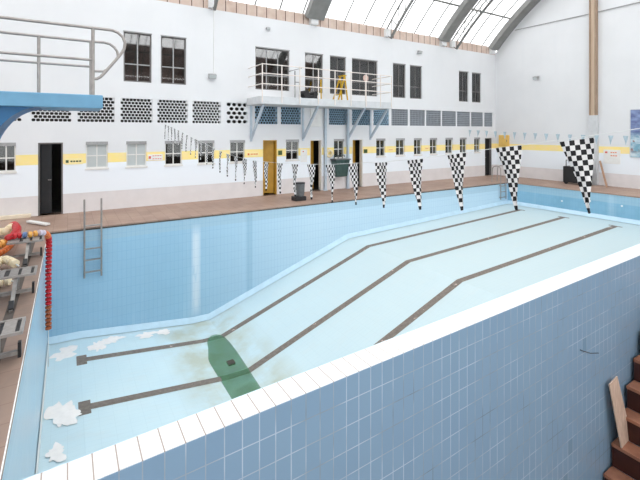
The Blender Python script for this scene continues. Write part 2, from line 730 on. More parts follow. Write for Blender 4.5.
def arch_pt(x, deg, r=AR):
    a = math.radians(deg)
    return (x, ACY + r * math.cos(a), ACZ + r * math.sin(a))


def floor_z(x):
    P = [(-0.41, -2.70), (0.25, -2.72), (3.0, -3.04), (3.5, -3.05), (8.47, -1.39), (17.95, -1.02)]
    for (a, za), (b, zb) in zip(P, P[1:]):
        if x <= b:
            return za + (zb - za) * (x - a) / (b - a)
    return P[-1][1]


FX = [-0.41, 0.25, 3.0, 3.5, 8.47, 17.95]

# openings of the far wall, from their edges in the picture -> metres on the wall plane
def wx(u):
    return onY(u, 132, YW)[0]


UPPER_Z = (4.0, 5.58)
upper = [(123.6, 151.7), (160.9, 186.2), (255.5, 289.5), (305, 323), (330, 346), (352, 377.5),
         (393, 405.6), (410, 422), (459, 468.4), (472, 481)]
LOW_Z = (1.30, 2.10)
lower = [(-4, 15.7), (86, 107.8), (126.4, 146.4), (165, 182), (198, 214.3), (230, 245), (286, 299), (334, 344.3),
         (376.3, 385.3), (396, 404.7), (414, 421.6), (430, 437), (445.5, 452.7), (460, 466.6), (474.3, 480)]
doors = [(38, 63), (263, 277), (310, 322), (352.3, 363), (485, 491.8)]
DOOR_Z = [2.09, 2.09, 2.09, 2.09, 2.06]
VENT_Z = (2.70, 3.47)
vents = [(-18, 21.5), (31, 71.5), (77.3, 114.8), (120.5, 152.6), (157.3, 188), (192.5, 221), (226.5, 248), (255, 277.5),
         (281, 301), (329, 347.5), (352, 370.5), (373.5, 389), (391.6, 408), (410, 425), (426.3, 441),
         (442, 456), (457, 470), (471.2, 483), (484.4, 492.5)]
holes = []
for a, b in upper:
    holes.append((wx(a), wx(b), UPPER_Z[0], UPPER_Z[1]))
for a, b in lower:
    holes.append((wx(a), wx(b), LOW_Z[0], LOW_Z[1]))
for (a, b), h in zip(doors, DOOR_Z):
    holes.append((wx(a), wx(b), 0.0, h))
for a, b in vents:
    holes.append((wx(a), wx(b), VENT_Z[0], VENT_Z[1]))

# ------------------------------------------------------------------ structure: hall
m = wall_mesh(XL, XE + 0.3, -0.2, ZW, 0.22, holes, lambda a, d, z: (a, YW + d, z))
struct(m.build('wall_back', 'hall_wall'))

# right end wall, its top following the roof arch
m = MB()
pts = []
for i in range(33):
    d = 40.05 + (139.95 - 40.05) * i / 32
    pts.append(arch_pt(XE, d, AR + 0.05))
for i in range(32):
    a, b = pts[i], pts[i + 1]
    for X in (XE, XE + 0.3):
        m.quad((X, a[1], -0.2 if a[1] > 3.0 else ZG), (X, b[1], -0.2 if a[1] > 3.0 else ZG), (X, b[1], b[2]), (X, a[1], a[2]))
struct(m.build('wall_right', 'hall_wall'))
m = MB()
for i in range(32):
    a, b = pts[i], pts[i + 1]
    m.quad((XL, a[1], ZG), (XL, b[1], ZG), (XL, b[1], b[2]), (XL, a[1], a[2]))
struct(m.build('wall_left', 'hall_wall'))
m = MB()
m.box(XL, XE, YR - 0.2, YR, ZG, 0.4)
m.box(XL, XE, YR - 0.2, YR, 5.7, ZW)
xx = XL
while xx < XE + .1:
    m.box(xx - .15, xx + .15, YR - 0.2, YR, 0.4, 5.7)
    xx += 4.566
struct(m.build('wall_front', 'rear_wall'))  # unseen wall, its openings added to let in fill daylight

# service rooms behind the far wall: lower and upper storey
m = MB()
yb = YW + 0.22
for z0, z1 in ((-0.02, 3.6), (3.62, ZW)):
    m.quad((XL, yb + 2.6, z0), (XE + .3, yb + 2.6, z0), (XE + .3, yb + 2.6, z1), (XL, yb + 2.6, z1))
    m.quad((XL, yb, z0), (XE + .3, yb, z0), (XE + .3, yb + 2.6, z0), (XL, yb + 2.6, z0))
    m.quad((XL, yb, z1), (XE + .3, yb, z1), (XE + .3, yb + 2.6, z1), (XL, yb + 2.6, z1))
    for X in (XL, XE + .3):
        m.quad((X, yb, z0), (X, yb + 2.6, z0), (X, yb + 2.6, z1), (X, yb, z1))
struct(m.build('wall_interior', 'interior'))

# deck
def slab(m, x0, x1, y0, y1):
    m.box(x0, x1, y0, y1, -0.10, 0.0)


m = MB()
m.box(XL, XE, YP - 0.03, YW + 0.3, -0.035, 0.0)
m.box(XP1 - 0.03, XE, 3.76, YP - 0.03, -0.035, 0.0)
m.box(XL, XP0 + 0.02, 3.0, YP - 0.03, -0.035, 0.0)
struct(m.build('floor', 'deck'))
m = MB()
m.box(XL, XP0 - 0.06, 3.02, YP, ZG, -0.035)
m.box(XP1 + 0.06, XE, 3.78, YP, ZG, -0.035)
m.box(XL, XE, YP + .05, YW, -.3, -.035)
struct(m.build('floor_base', 'ground'))

# pool basin: four tiled walls, each its own structure
m = MB()
m.quad((XP0, YP, -.075), (XP1, YP, -.075), (XP1, YP, -3.2), (XP0, YP, -3.2))
struct(m.build('wall_pool_back', 'pool_x'))
m = MB()
m.quad((XP0, YP + .006, -.035), (XP1, YP + .006, -.035), (XP1, YP + .006, -.08), (XP0, YP + .006, -.08))
struct(m.build('trim_rim_shadow', 'gap_and_shade'))  # dark strip painted as the shadow under the deck rim
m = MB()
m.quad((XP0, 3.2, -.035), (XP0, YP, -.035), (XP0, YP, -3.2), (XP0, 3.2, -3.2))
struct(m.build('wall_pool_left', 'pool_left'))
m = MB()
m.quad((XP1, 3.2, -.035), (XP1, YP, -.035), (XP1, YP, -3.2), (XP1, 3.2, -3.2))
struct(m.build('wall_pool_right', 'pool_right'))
m = MB()
m.hexa([(-0.7, near_out(-0.7), ZG), (XP1 + .3, near_out(XP1 + .3), ZG), (XP1 + .3, near_in(XP1 + .3) - .01, ZG), (-0.7, near_in(-0.7) - .01, ZG),
        (-0.7, near_out(-0.7), -.009), (XP1 + .3, near_out(XP1 + .3), -.009), (XP1 + .3, near_in(XP1 + .3) - .01, -.009), (-0.7, near_in(-0.7) - .01, -.009)])
# front face outer tiles, the face towards the water pool tiles
m.mi = [0, 0, 0, 0, 1, 0]
struct(m.build('wall_pool_front', ['outer', 'pool_x']))
m = MB()
x0, x1 = -0.7, XP1 + 0.3
m.hexa([(x0, near_out(x0) + .004, -.009), (x1, near_out(x1) + .004, -.009), (x1, near_in(x1), -.009), (x0, near_in(x0), -.009),
        (x0, near_out(x0) + .004, 0), (x1, near_out(x1) + .004, 0), (x1, near_in(x1), 0.0), (x0, near_in(x0), 0.0)])
struct(m.build('trim_coping', ['coping', 'outer'], bevel=0.003))
m = MB()
m.hexa([(x0, near_in(x0), -.06), (x1, near_in(x1), -.06), (x1, near_in(x1) + .05, -.06), (x0, near_in(x0) + .05, -.06),
        (x0, near_in(x0), -.004), (x1, near_in(x1), -.004), (x1, near_in(x1) + .05, -.03), (x0, near_in(x0) + .05, -.03)])
struct(m.build('trim_6', 'cove'))

m = MB()
for a, b in zip(FX, FX[1:]):
    m.quad((a, near_in(a) - .05, floor_z(a)), (b, near_in(b) - .05, floor_z(b)), (b, YP, floor_z(b)), (a, YP, floor_z(a)))
pool_floor = struct(m.build('floor_pool', 'pool_floor'))

# pale cove along the foot of the pool walls
m = MB()
for a, b in zip(FX, FX[1:]):
    za, zb = floor_z(a), floor_z(b)
    m.quad((a, YP - .10, za + .012), (b, YP - .10, zb + .012), (b, YP - .012, zb + .15), (a, YP - .012, za + .15))
    m.quad((a, YP - .012, za + .15), (b, YP - .012, zb + .15), (b, YP + .002, zb + .15), (a, YP + .002, za + .15))
struct(m.build('trim_1', 'cove'))
m = MB()
z = floor_z(XP1)
m.quad((XP1 - .16, 3.8, z + .008), (XP1 - .16, YP, z + .008), (XP1 - .012, YP, z + .15), (XP1 - .012, 3.8, z + .15))
m.quad((XP1 - .012, 3.8, z + .15), (XP1 - .012, YP, z + .15), (XP1 + .002, YP, z + .15), (XP1 + .002, 3.8, z + .15))
struct(m.build('trim_2', 'cove'))
m = MB()
z = floor_z(XP0)
m.quad((XP0 + .012, 3.4, z + .09), (XP0 + .012, YP, z + .09), (XP0 + .035, YP, z + .006), (XP0 + .035, 3.4, z + .006))
struct(m.build('trim_3', 'white_paint'))
# white nosing along the left pool edge
m = MB()
m.box(XP0 + 0.008, XP0 + 0.018, 3.2, YP - .03, -0.05, 0.004)
struct(m.build('trim_4', 'white_paint'))

# lower ground floor
m = MB()
m.box(XL, XE, YR, 3.7, ZG - .2, ZG)
struct(m.build('floor_lower', 'ground'))

# brick strip between wall head and roof
m = MB()
m.box(XL, XE, YW + 0.02, YW + 0.14, ZW, ZW + 0.42)
struct(m.build('trim_5', 'brick'))

# lane lines: inlaid dark tiles, following the floor
for Y in (10.55, 8.70, 6.87, 5.02):
    m = MB()
    xs = [0.36] + [x for x in FX if 0.36 < x < 17.0] + [17.0]
    for a, b in zip(xs, xs[1:]):
        za, zb = floor_z(a) + .004, floor_z(b) + .004
        m.quad((a, Y - .095, za), (b, Y - .095, zb), (b, Y + .095, zb), (a, Y + .095, za))
    for xc, w in ((0.27, 0.10), (17.05, 0.05)):
        a, b = xc - w, xc + w
        m.quad((a, Y - .22, floor_z(a) + .005), (b, Y - .22, floor_z(b) + .005), (b, Y + .22, floor_z(b) + .005), (a, Y + .22, floor_z(a) + .005))
    m.build('lane_line', 'lane', pool_floor)


def blob(cx, cy, rx, ry, seed, n=34, dz=.0025):
    rnd = random.Random(seed)
    ph = [rnd.uniform(0, 6.28) for _ in range(7)]
    pts = []
    for i in range(n):
        a = 2 * math.pi * i / n
        r = 0.78 + 0.16 * math.sin(2 * a + ph[0]) + 0.14 * math.sin(3 * a + ph[1]) + 0.13 * math.sin(5 * a + ph[2]) + 0.10 * math.sin(8 * a + ph[3]) + rnd.uniform(-.09, .09)
        x, y = cx + rx * r * math.cos(a), cy + ry * r * math.sin(a)
        x = max(XP0 + .05, x)
        y = min(YP - .11, y)
        pts.append((x, y, floor_z(x) + dz))
    m = MB()
    c = (max(cx, XP0 + .06), cy, floor_z(cx) + dz)
    for i in range(n):
        m.quad(c, pts[i], pts[(i + 1) % n])
    return m


for i, (x, y, rx, ry) in enumerate([(-0.05, 11.05, .34, .36), (0.62, 11.12, .20, .36), (0.95, 11.35, .28, .22), (1.75, 11.35, .30, .20),
                                    (2.15, 11.38, .28, .16), (-0.12, 8.72, .26, .50), (0.05, 8.55, .20, .30), (-0.15, 7.66, .17, .24)]):
    blob(x, y, rx, ry, 20 + i, dz=.003 + .002 * i).build('bare_patch', 'patch', pool_floor)

# green water left in the sump valley
m = MB()
zz = -3.02
prof = [(4.1, 2.78, 3.47), (6.0, 2.77, 3.48), (8.0, 2.76, 3.49), (9.0, 2.78, 3.54), (9.6, 2.86, 3.55), (10.1, 2.98, 3.55), (10.4, 3.06, 3.52), (10.6, 3.16, 3.46), (10.68, 3.26, 3.38)]
for p, q in zip(prof, prof[1:]):
    n = 6
    for i in range(n):
        def P(r, k):
            w = 0.012 * math.sin(r[0] * 7 + k * 5)
            x = r[1] + (r[2] - r[1]) * k / n + w * (1 if k in (0, n) else 0)
            return (x, r[0], zz)
        m.quad(P(p, i), P(p, i + 1), P(q, i + 1), P(q, i))
water = m.build('algae_puddle', 'water')
tag(water, 'green algae puddle lying in the valley of the empty pool floor', 'puddle')
m = MB()
m.box(3.18, 3.34, 9.10, 9.27, -3.045, -3.0)
for k in range(4):
    m.box(3.19 + k * .04, 3.212 + k * .04, 9.11, 9.26, -3.0, -2.994)
o = m.build('drain_grate', 'gap_and_shade')
tag(o, 'small dark drain grate in the middle of the green puddle', 'drain')

# ------------------------------------------------------------------ roof
m = MB()
N = 40
for i in range(N):
    d0 = 39.0 + (141.0 - 39.0) * i / N
    d1 = 39.0 + (141.0 - 39.0) * (i + 1) / N
    a, b = arch_pt(XL, d0, AR + .38), arch_pt(XL, d1, AR + .38)
    m.quad(a, b, (XE + .3, b[1], b[2]), (XE + .3, a[1], a[2]))
m.mi = [1 if 39.0 + 102.0 * (i + .5) / N > 128 else 0 for i in range(N)]  # unseen rear roof strip made opaque to darken the window reflections
ceiling = struct(m.build('ceiling', ['roof', 'rear_wall'], smooth=True))
x = XL + 0.6
while x < XE - .2:
    m = MB()
    m.tube([arch_pt(x, 39.5 + 101 * i / 28, AR + .34) for i in range(29)], 0.03, 6)
    m.build('sheet_rib', 'truss', ceiling)
    x += 1.03
for d in (49, 57.5, 66, 75, 84, 96, 105, 114, 122.5, 131):
    a = arch_pt(XL, d, AR + .27)
    m = MB()
    wd = 0.07 if d != 57.5 else 0.16
    m.bar(a, (XE, a[1], a[2]), wd, wd, up=(0, math.cos(math.radians(d)), math.sin(math.radians(d))))
    m.build('purlin', 'truss' if d != 57.5 else 'arch', ceiling)


def truss(x, label):
    t = thing('roof_truss', label, 'truss', (x, YW - .1, ZW), 'steel lattice trusses under the roof')
    for nm, r, w in (('top_chord', AR + .2, .05), ('bottom_chord', AR - .32, .085)):
        m = MB()
        pts = [arch_pt(x, 40.5 + 99 * i / 36, r) for i in range(37)]
        for a, b in zip(pts, pts[1:]):
            m.bar(a, b, w, w, up=(1, 0, 0))
        m.build(nm, 'truss', t)
    nweb = 34
    for i in range(nweb):
        d0 = 40.5 + 99 * i / nweb
        d1 = 40.5 + 99 * (i + .5) / nweb
        d2 = 40.5 + 99 * (i + 1) / nweb
        m = MB()
        m.bar(arch_pt(x, d0, AR + .2), arch_pt(x, d0, AR - .32), .03, .03, up=(1, 0, 0))
        m.bar(arch_pt(x, d0, AR - .32), arch_pt(x, d2, AR + .2), .026, .026, up=(1, 0, 0))
        m.build('web_member', 'truss', t)
    m = MB()
    m.box(x - .13, x + .13, YW - .16, YW + .0, ZW + .02, ZW + .34)
    m.build('bearing_block', 'bearing', t)


truss(4.3, 'leftmost visible steel lattice roof truss, only its foot showing above the wall')
truss(12.35, 'steel lattice roof truss springing from the wall above the balcony end')
truss(16.75, 'steel lattice roof truss beside a wide grey roof arch')


def wide_arch(x0, x1, label):
    t = thing('roof_arch', label, 'arch', ((x0 + x1) / 2, YW, ZW), 'wide grey arches under the roof')
    m = MB()
    pr = None
    for i in range(37):
        d = 41.2 + 97.6 * i / 36
        cur = (arch_pt(x0, d, AR - .02), arch_pt(x1, d, AR - .02), arch_pt(x1, d, AR + .24), arch_pt(x0, d, AR + .24))
        if pr:
            for k in range(4):
                m.quad(pr[k], pr[(k + 1) % 4], cur[(k + 1) % 4], cur[k])
        pr = cur
    m.build('arch_beam', 'arch', t)
    xm = (x0 + x1) / 2
    m = MB()
    m.box(xm - .17, xm + .17, YW - .16, YW + .02, ZW + .02, ZW + .36)
    m.build('bearing_block', 'bearing', t)


wide_arch(8.05, 8.85, 'wide grey roof arch meeting the wall above the middle of the balcony')
wide_arch(15.75, 16.35, 'wide grey roof arch left of the rightmost lattice truss')
wide_arch(19.75, 20.35, 'wide grey roof arch along the right end wall')

# ------------------------------------------------------------------ far wall: windows
def window(n, x0, x1, z0, z1, style):
    if style == 'upper':
        fm, d0 = 'frame_dark', YW + .06
        f = .045
    else:
        fm, d0 = 'frame_white', YW + .05
        f = .034
    d1 = d0 + .05
    m = MB()
    m.box(x0, x0 + f, d0, d1, z0, z1)
    m.box(x1 - f, x1, d0, d1, z0, z1)
    m.box(x0 + f, x1 - f, d0, d1, z0, z0 + f)
    m.box(x0 + f, x1 - f, d0, d1, z1 - f, z1)
    root = struct(m.build('window_%d' % n, fm))
    m = MB()
    w, h = x1 - x0, z1 - z0
    if style == 'upper':
        cols = max(2, round(w / .5))
        for k in range(1, cols):
            xx = x0 + w * k / cols
            m.box(xx - .018, xx + .018, d0 + .005, d1 - .005, z0 + f, z1 - f)
        zz = z0 + h * .36
        m.box(x0 + f, x1 - f, d0 + .008, d1 - .008, zz - .018, zz + .018)
        m.build('muntin', 'lintel' if n < 5 else 'frame_dark', root)
    else:
        xx = (x0 + x1) / 2
        m.box(xx - .016, xx + .016, d0 + .005, d1 - .005, z0 + f, z1 - f)
        zz = z0 + h * .47
        m.box(x0 + f, x1 - f, d0 + .008, d1 - .008, zz - .016, zz + .016)
        m.build('muntin', fm, root)
    m = MB()
    m.box(x0 + f, x1 - f, d0 + .02, d0 + .026, z0 + f, z1 - f)
    m.build('pane', 'frosted' if style == 'frosted' else (('glass_upper' if n < 5 else 'glass_dim') if style == 'upper' else 'glass_lower'), root)
    if style != 'upper':
        m = MB()
        m.box(x0 - .03, x1 + .03, YW - .03, YW + .06, z0 - .05, z0 + .004)
        m.build('sill', 'frame_white', root)
        m = MB()
        m.box(x0 - .005, x1 + .005, YW - .008, YW + .05, z1 - .09, z1 + .005)
        m.build('lintel', 'lintel', root)
    else:
        m = MB()
        m.box(x0 - .01, x1 + .01, YW - .01, YW + .07, z1 - .01, z1 + .025)
        m.build('lintel', 'lintel', root)


n = 1
for a, b in upper:
    window(n, wx(a), wx(b), UPPER_Z[0], UPPER_Z[1], 'upper')
    n += 1
for i, (a, b) in enumerate(lower):
    window(n, wx(a), wx(b), LOW_Z[0], LOW_Z[1], 'frosted' if i in (1, 2) else 'lower')
    n += 1


# doors: jambs with open leaves
def door(n, u0, u1, h, leaf):
    x0, x1 = wx(u0), wx(u1)
    m = MB()
    m.box(x0, x0 + .04, YW + .02, YW + .2, 0, h)
    m.box(x1 - .04, x1, YW + .02, YW + .2, 0, h)
    m.box(x0 + .04, x1 - .04, YW + .02, YW + .2, h - .04, h)
    root = struct(m.build('door_%d' % n, 'frame_dark' if leaf in ('dark', 'black') else ('amber' if leaf > 0 else 'frame_white')))
    w = x1 - x0
    if leaf == 'dark':
        a = MB()
        a.box(x0 + .05, x0 + .05 + w * .45, YW + .21, YW + .25, .02, h - .05)
        lf = a.build('leaf', 'dark_door', root)
        k = MB()
        k.tube([(x0 + w * .4, YW + .20, 1.0), (x0 + w * .4, YW + .14, 1.0), (x0 + w * .52, YW + .14, 1.0)], .012, 8)
        k.build('handle', 'steel', lf)
    elif leaf == 'black':
        a = MB()
        a.box(x0 + .045, x1 - .045, YW + .14, YW + .18, .02, h - .045)
        lf = a.build('leaf', 'dark_door', root)
        k = MB()
        k.tube([(x0 + .1, YW + .14, 1.0), (x0 + .1, YW + .09, 1.0), (x0 + .2, YW + .09, 1.0)], .012, 8)
        k.build('handle', 'steel', lf)
    else:
        ang = leaf
        hinge = Vector((x1 - .05, YW + .2, 0)) if ang > 0 else Vector((x0 + .05, YW + .2, 0))
        sg = -1 if ang > 0 else 1
        c, s_ = math.cos(math.radians(abs(ang))), math.sin(math.radians(abs(ang)))
        d = Vector((sg * c, s_, 0))
        a = MB()
        a.bar(hinge + Vector((0, 0, h / 2)), hinge + d * (w - .1) + Vector((0, 0, h / 2)), .04, h - .08)
        lf = a.build('leaf', 'amber', root)
        k = MB()
        e = hinge + d * (w - .18)
        nrm = Vector((-d.y, d.x, 0)) * (1 if ang > 0 else -1)
        k.tube([e + Vector((0, 0, 1)), e + nrm * .07 + Vector((0, 0, 1)), e + nrm * .07 - d * .1 + Vector((0, 0, 1))], .012, 8)
        k.build('handle', 'steel', lf)


door(1, *doors[0], DOOR_Z[0], 'dark')
door(2, *doors[1], DOOR_Z[1], 22)
door(3, *doors[2], DOOR_Z[2], -36)
door(4, *doors[3], DOOR_Z[3], -30)
door(5, *doors[4], DOOR_Z[4], 'black')


# breeze block ventilation panels
def breeze(x0, x1, z0, z1, style):
    w, h = x1 - x0, z1 - z0
    if style == 'round':
        cols, rows, rad = 4, 5, .47
    elif style == 'fine':
        cols, rows, rad = max(4, round(w / .10)), 8, .40
    else:
        cols, rows, rad = max(5, round(w / .11)), 8, .47
    cw, ch = w / cols, h / rows
    m = MB()
    y0, y1 = YW + .03, YW + .11
    for r in range(rows):
        off = (r % 2) * .5 if style != 'fine' else 0
        zc0 = z0 + r * ch
        edges = []
        if off:
            m.quad((x0, y0, zc0), (x0 + cw / 2, y0, zc0), (x0 + cw / 2, y0, zc0 + ch), (x0, y0, zc0 + ch))
            m.quad((x1 - cw / 2, y0, zc0), (x1, y0, zc0), (x1, y0, zc0 + ch), (x1 - cw / 2, y0, zc0 + ch))
        k = cols - (1 if off else 0)
        for c in range(k):
            a = x0 + (c + off) * cw
            cx, cz = a + cw / 2, zc0 + ch / 2
            sq = [(a, zc0), (cx, zc0), (a + cw, zc0), (a + cw, cz), (a + cw, zc0 + ch), (cx, zc0 + ch), (a, zc0 + ch), (a, cz)]
            if style == 'fine':
                rr = .40
                oc = [(cx + (px - cx) * 2 * rr, cz + (pz - cz) * 2 * rr) for px, pz in sq]
            else:
                oc = []
                for i, (px, pz) in enumerate(sq):
                    k = (.62, .84)[i % 2] if style == 'round' else (.74, .90)[i % 2]
                    oc.append((cx + (px - cx) * k, cz + (pz - cz) * k))
            for i in range(8):
                j = (i + 1) % 8
                m.quad((sq[i][0], y0, sq[i][1]), (sq[j][0], y0, sq[j][1]), (oc[j][0], y0, oc[j][1]), (oc[i][0], y0, oc[i][1]))
                m.quad((oc[i][0], y0, oc[i][1]), (oc[j][0], y0, oc[j][1]), (oc[j][0], y1, oc[j][1]), (oc[i][0], y1, oc[i][1]))
    return m


where = ['beside the curved foot of the blue diving platform', 'under the tip side of the blue diving platform, above the dark doorway',
         'partly behind the tip of the blue diving platform', 'above the second pale curtained window', 'above the gap right of the curtained windows',
         'below the grey wall floodlight', 'with large round holes, just left of the balcony', 'in shade under the left end of the balcony',
         'in shade under the balcony beside the white blanking panel', 'in shade under the balcony right of the white blanking panel',
         'in shade under the balcony, between its two right brackets', 'in shade under the right end of the balcony',
         'grey, just right of the balcony end']
gi = 0
for i, (a, b) in enumerate(vents):
    st = 'round' if i == 6 else ('fine' if i >= 12 else 'std')
    if i < 13:
        lab = 'breeze block vent ' + where[i]
    else:
        lab = 'grey breeze block vent, %s of the row counted from the hall corner' % ORD[len(vents) - 1 - i]
    x0, x1 = wx(a), wx(b)
    o = breeze(0, x1 - x0, 0, VENT_Z[1] - VENT_Z[0], st)
    o.v = [(p[0] + x0, p[1], p[2] + VENT_Z[0]) for p in o.v]
    ob = o.build('breeze_block_vent', 'vent_grey' if i >= 12 else ('vent_blue_shade' if 7 <= i <= 11 else 'vent'))
    tag(ob, lab, 'vent', 'breeze block vents in the far wall')

# white blanking panel in the vent row
m = MB()
x0, x1 = wx(310), wx(321)
m.box(x0, x1, YW - .05, YW - .002, 2.62, 3.34)
o = m.build('blanking_panel', 'white_paint', bevel=.008)
tag(o, 'plain white blanking panel between vents under the balcony', 'panel')

# ------------------------------------------------------------------ balcony
bx0, bx1, by = 5.60, 11.58, 12.83
t = thing('balcony', 'pale concrete balcony with cream rails in front of the upper windows', 'balcony', (bx0, YW, 3.37))
m = MB()
m.box(bx0, bx1, by, YW - .002, 3.37, 3.64)
m.build('slab', 'balcony_paint', t, bevel=.01)
ZR = [4.74, 4.42, 4.06]
px = [bx0 + .06]
for u in (281, 299, 317.5, 334, 350, 365, 379.5):
    r = ray(u, 132)
    px.append(r[0] * (by + .05) / r[1])
px.append(bx1 - .06)
for x in px:
    m = MB()
    m.tube([(x, by - .02, 3.42), (x, by - .02, 4.76)], .021, 8)
    m.build('post', 'rail_paint', t, smooth=True)
for z in ZR:
    m = MB()
    m.tube([(bx0 + .06, YW - .02, z), (bx0 + .06, by - .02, z)], .018, 8)
    m.tube([(bx0 + .06, by - .02, z), (bx1 - .06, by - .02, z)], .018, 8)
    m.tube([(bx1 - .06, by - .02, z), (bx1 - .06, YW - .02, z)], .018, 8)
    m.build('rail', 'rail_paint', t, smooth=True)
for x in (5.77, 7.98, 10.2, 11.42):
    m = MB()
    m.bar((x, YW - .03, 2.15), (x, by + .12, 3.37), .07, .09)
    m.box(x - .04, x + .04, YW - .04, YW - .004, 2.05, 3.37)
    m.build('bracket', 'blue_grey_paint', t)
for u, lab in ((325, 'pale grey steel post against the wall by the third doorway'), (347.5, 'pale grey steel post against the wall by the dark green trough')):
    x = wx(u) * (YW - .06) / YW
    m = MB()
    m.box(x - .045, x + .045, YW - .135, YW - .045, 0.0, 3.365)
    m.box(x - .08, x + .08, YW - .17, YW - .01, 0.0, 0.02)
    o = m.build('steel_post', 'blue_grey_paint')
    tag(o, lab, 'post', 'steel posts under the balcony')

# things on the balcony
t = thing('music_stand', 'thin grey metal stand between the first and second balcony windows', 'stand', (7.2, 13.6, 3.64))
sx = onY(295, 80, 13.6)[0]
t.location = (sx, 13.6, 3.64)
m = MB(); m.tube([(sx, 13.6, 3.66), (sx, 13.6, 4.72)], .025, 8); m.build('pole', 'lintel', t)
m = MB(); m.box(sx - .2, sx + .2, 13.5, 13.7, 3.64, 3.67); m.build('base', 'lintel', t)
m = MB(); m.bar((sx - .22, 13.6, 4.70), (sx + .24, 13.6, 4.84), .22, .03); m.build('tray', 'lintel', t)
m = MB(); m.tube([(sx, 13.6, 4.30), (sx + .2, 13.6, 4.30), (sx + .2, 13.6, 3.66)], .022, 8); m.build('brace', 'lintel', t)

bx = onY(309, 92, 13.5)[0]
t = thing('rowing_machine', 'low black machine standing on the balcony in front of the second window', 'machine', (bx, 13.5, 3.64))
m = MB(); m.box(bx - .26, bx + .3, 13.35, 13.65, 3.70, 3.82); m.build('body', 'black', t, bevel=.02)
for s in (-1, 1):
    m = MB(); m.tube([(bx + s * .2, 13.32, 3.86), (bx + s * .2, 13.68, 3.86)], .13 if s < 0 else .1, 14); m.build('wheel', 'black', t, smooth=True)
m = MB(); m.box(bx - .3, bx + .34, 13.33, 13.67, 3.64, 3.70); m.build('base', 'black', t)

fx = onY(340, 84, 13.45)[0]
t = thing('folding_ladder', 'yellow folding step frame standing on the balcony before the third window', 'ladder', (fx, 13.45, 3.64))
for s in (-1, 1):
    m = MB(); m.bar((fx + .12, 13.45 + s * .16, 4.66), (fx - .22, 13.45 + s * .2, 3.64), .045, .045); m.build('leg', 'yellow_metal', t)
    m = MB(); m.bar((fx + .12, 13.45 + s * .16, 4.66), (fx + .24, 13.45 + s * .2, 3.64), .045, .045); m.build('leg', 'yellow_metal', t)
for k in range(3):
    q = .25 + k * .25
    xx = fx + .12 - .34 * q
    m = MB(); m.box(xx - .05, xx + .05, 13.27, 13.63, 4.66 - 1.02 * q - .015, 4.66 - 1.02 * q + .015); m.build('step', 'yellow_metal', t)
m = MB(); m.box(fx + .04, fx + .2, 13.27, 13.63, 4.65, 4.69); m.build('top_plate', 'yellow_metal', t)
yx = onY(321.5, 82, 13.6)[0]
m = MB(); m.bar((yx, 13.62, 3.64), (yx + .1, 13.8, 4.5), .05, .05)
o = m.build('yellow_pole', 'yellow_metal'); tag(o, 'yellow pole leaning beside the second balcony window', 'pole')
sx = onY(365.5, 74, 13.2)[0]
t = thing('paddle_sign', 'faded pink octagonal board on a thin post at the right of the balcony', 'sign', (sx, 13.2, 3.64))
m = MB(); m.tube([(sx, 13.2, 3.64), (sx, 13.2, 4.5)], .02, 8); m.build('post', 'rail_paint', t)
m = MB()
ring = [(sx + .14 * math.cos(math.radians(22.5 + 45 * i)), 4.62 + .14 * math.sin(math.radians(22.5 + 45 * i))) for i in range(8)]
m.quad(*[(a, 13.17, b) for a, b in ring]); m.quad(*[(a, 13.2, b) for a, b in ring])
for i in range(8):
    a, b = ring[i], ring[(i + 1) % 8]
    m.quad((a[0], 13.17, a[1]), (b[0], 13.17, b[1]), (b[0], 13.2, b[1]), (a[0], 13.2, a[1]))
m.build('board', 'pink_sign', t)
m = MB(); m.box(sx - .12, sx + .12, 13.1, 13.3, 3.64, 3.67); m.build('base', 'rail_paint', t)

# ------------------------------------------------------------------ wall fittings
def floodlight(x, y, z, nrm, label, s=1.0):
    t = thing('floodlight', label, 'light', (x, y, z))
    n = Vector(nrm); side = n.cross(Vector((0, 0, 1)))
    p = Vector((x, y, z))
    m = MB(); m.bar(p + n * .005, p + n * .10 * s, .05 * s, .05 * s); m.build('bracket', 'lintel', t)
    m = MB()
    a, b = p + n * .10 * s - side * .13 * s, p + n * .10 * s + side * .13 * s
    m.bar(a, b, .12 * s, .16 * s, up=(Vector((0, 0, 1)) + n * .4)); hs = m.build('housing', 'lintel', t, bevel=.01)
    m = MB()
    off = (n - Vector((0, 0, .4))).normalized() * .065 * s
    m.bar(a + off + side * .02, b + off - side * .02, .012, .12 * s, up=(Vector((0, 0, 1)) + n * .4)); m.build('glass', 'frosted', hs)
    return t


p = onY(211.5, 76.5, YW)
floodlight(p[0], YW, p[2], (0, -1, 0), 'grey floodlight on the far wall left of the balcony')
p = onY(267.5, 29, YW)
floodlight(p[0], YW, p[2], (0, -1, 0), 'tiny dark light high on the wall above the first balcony window', .6)
p = onY(418.5, 52.5, YW)
floodlight(p[0], YW, p[2], (0, -1, 0), 'small dark light high on the wall right of the balcony', .9)
p = onX(537, 78, XE)
floodlight(XE, p[1], p[2], (-1, 0, 0), 'dark floodlight alone on the blank right end wall', 1.0)
p = onY(211, 76, YW)
m = MB(); m.tube([(p[0] + .1, YW - .012, p[2] + .1), (p[0] + .1, YW - .012, ZW)], .012, 6)
o = m.build('conduit', 'white_paint'); tag(o, 'white vertical conduit running up from the grey floodlight', 'conduit')
m = MB(); m.tube([(XE - .03, 12.9, 7.86), (XE - .03, 9.5, 7.83), (XE - .03, 6, 7.86), (XE - .03, -2, 7.86)], .022, 6)
o = m.build('wall_cable', 'lintel'); tag(o, 'thin dark cable running across the top of the right end wall', 'cable')


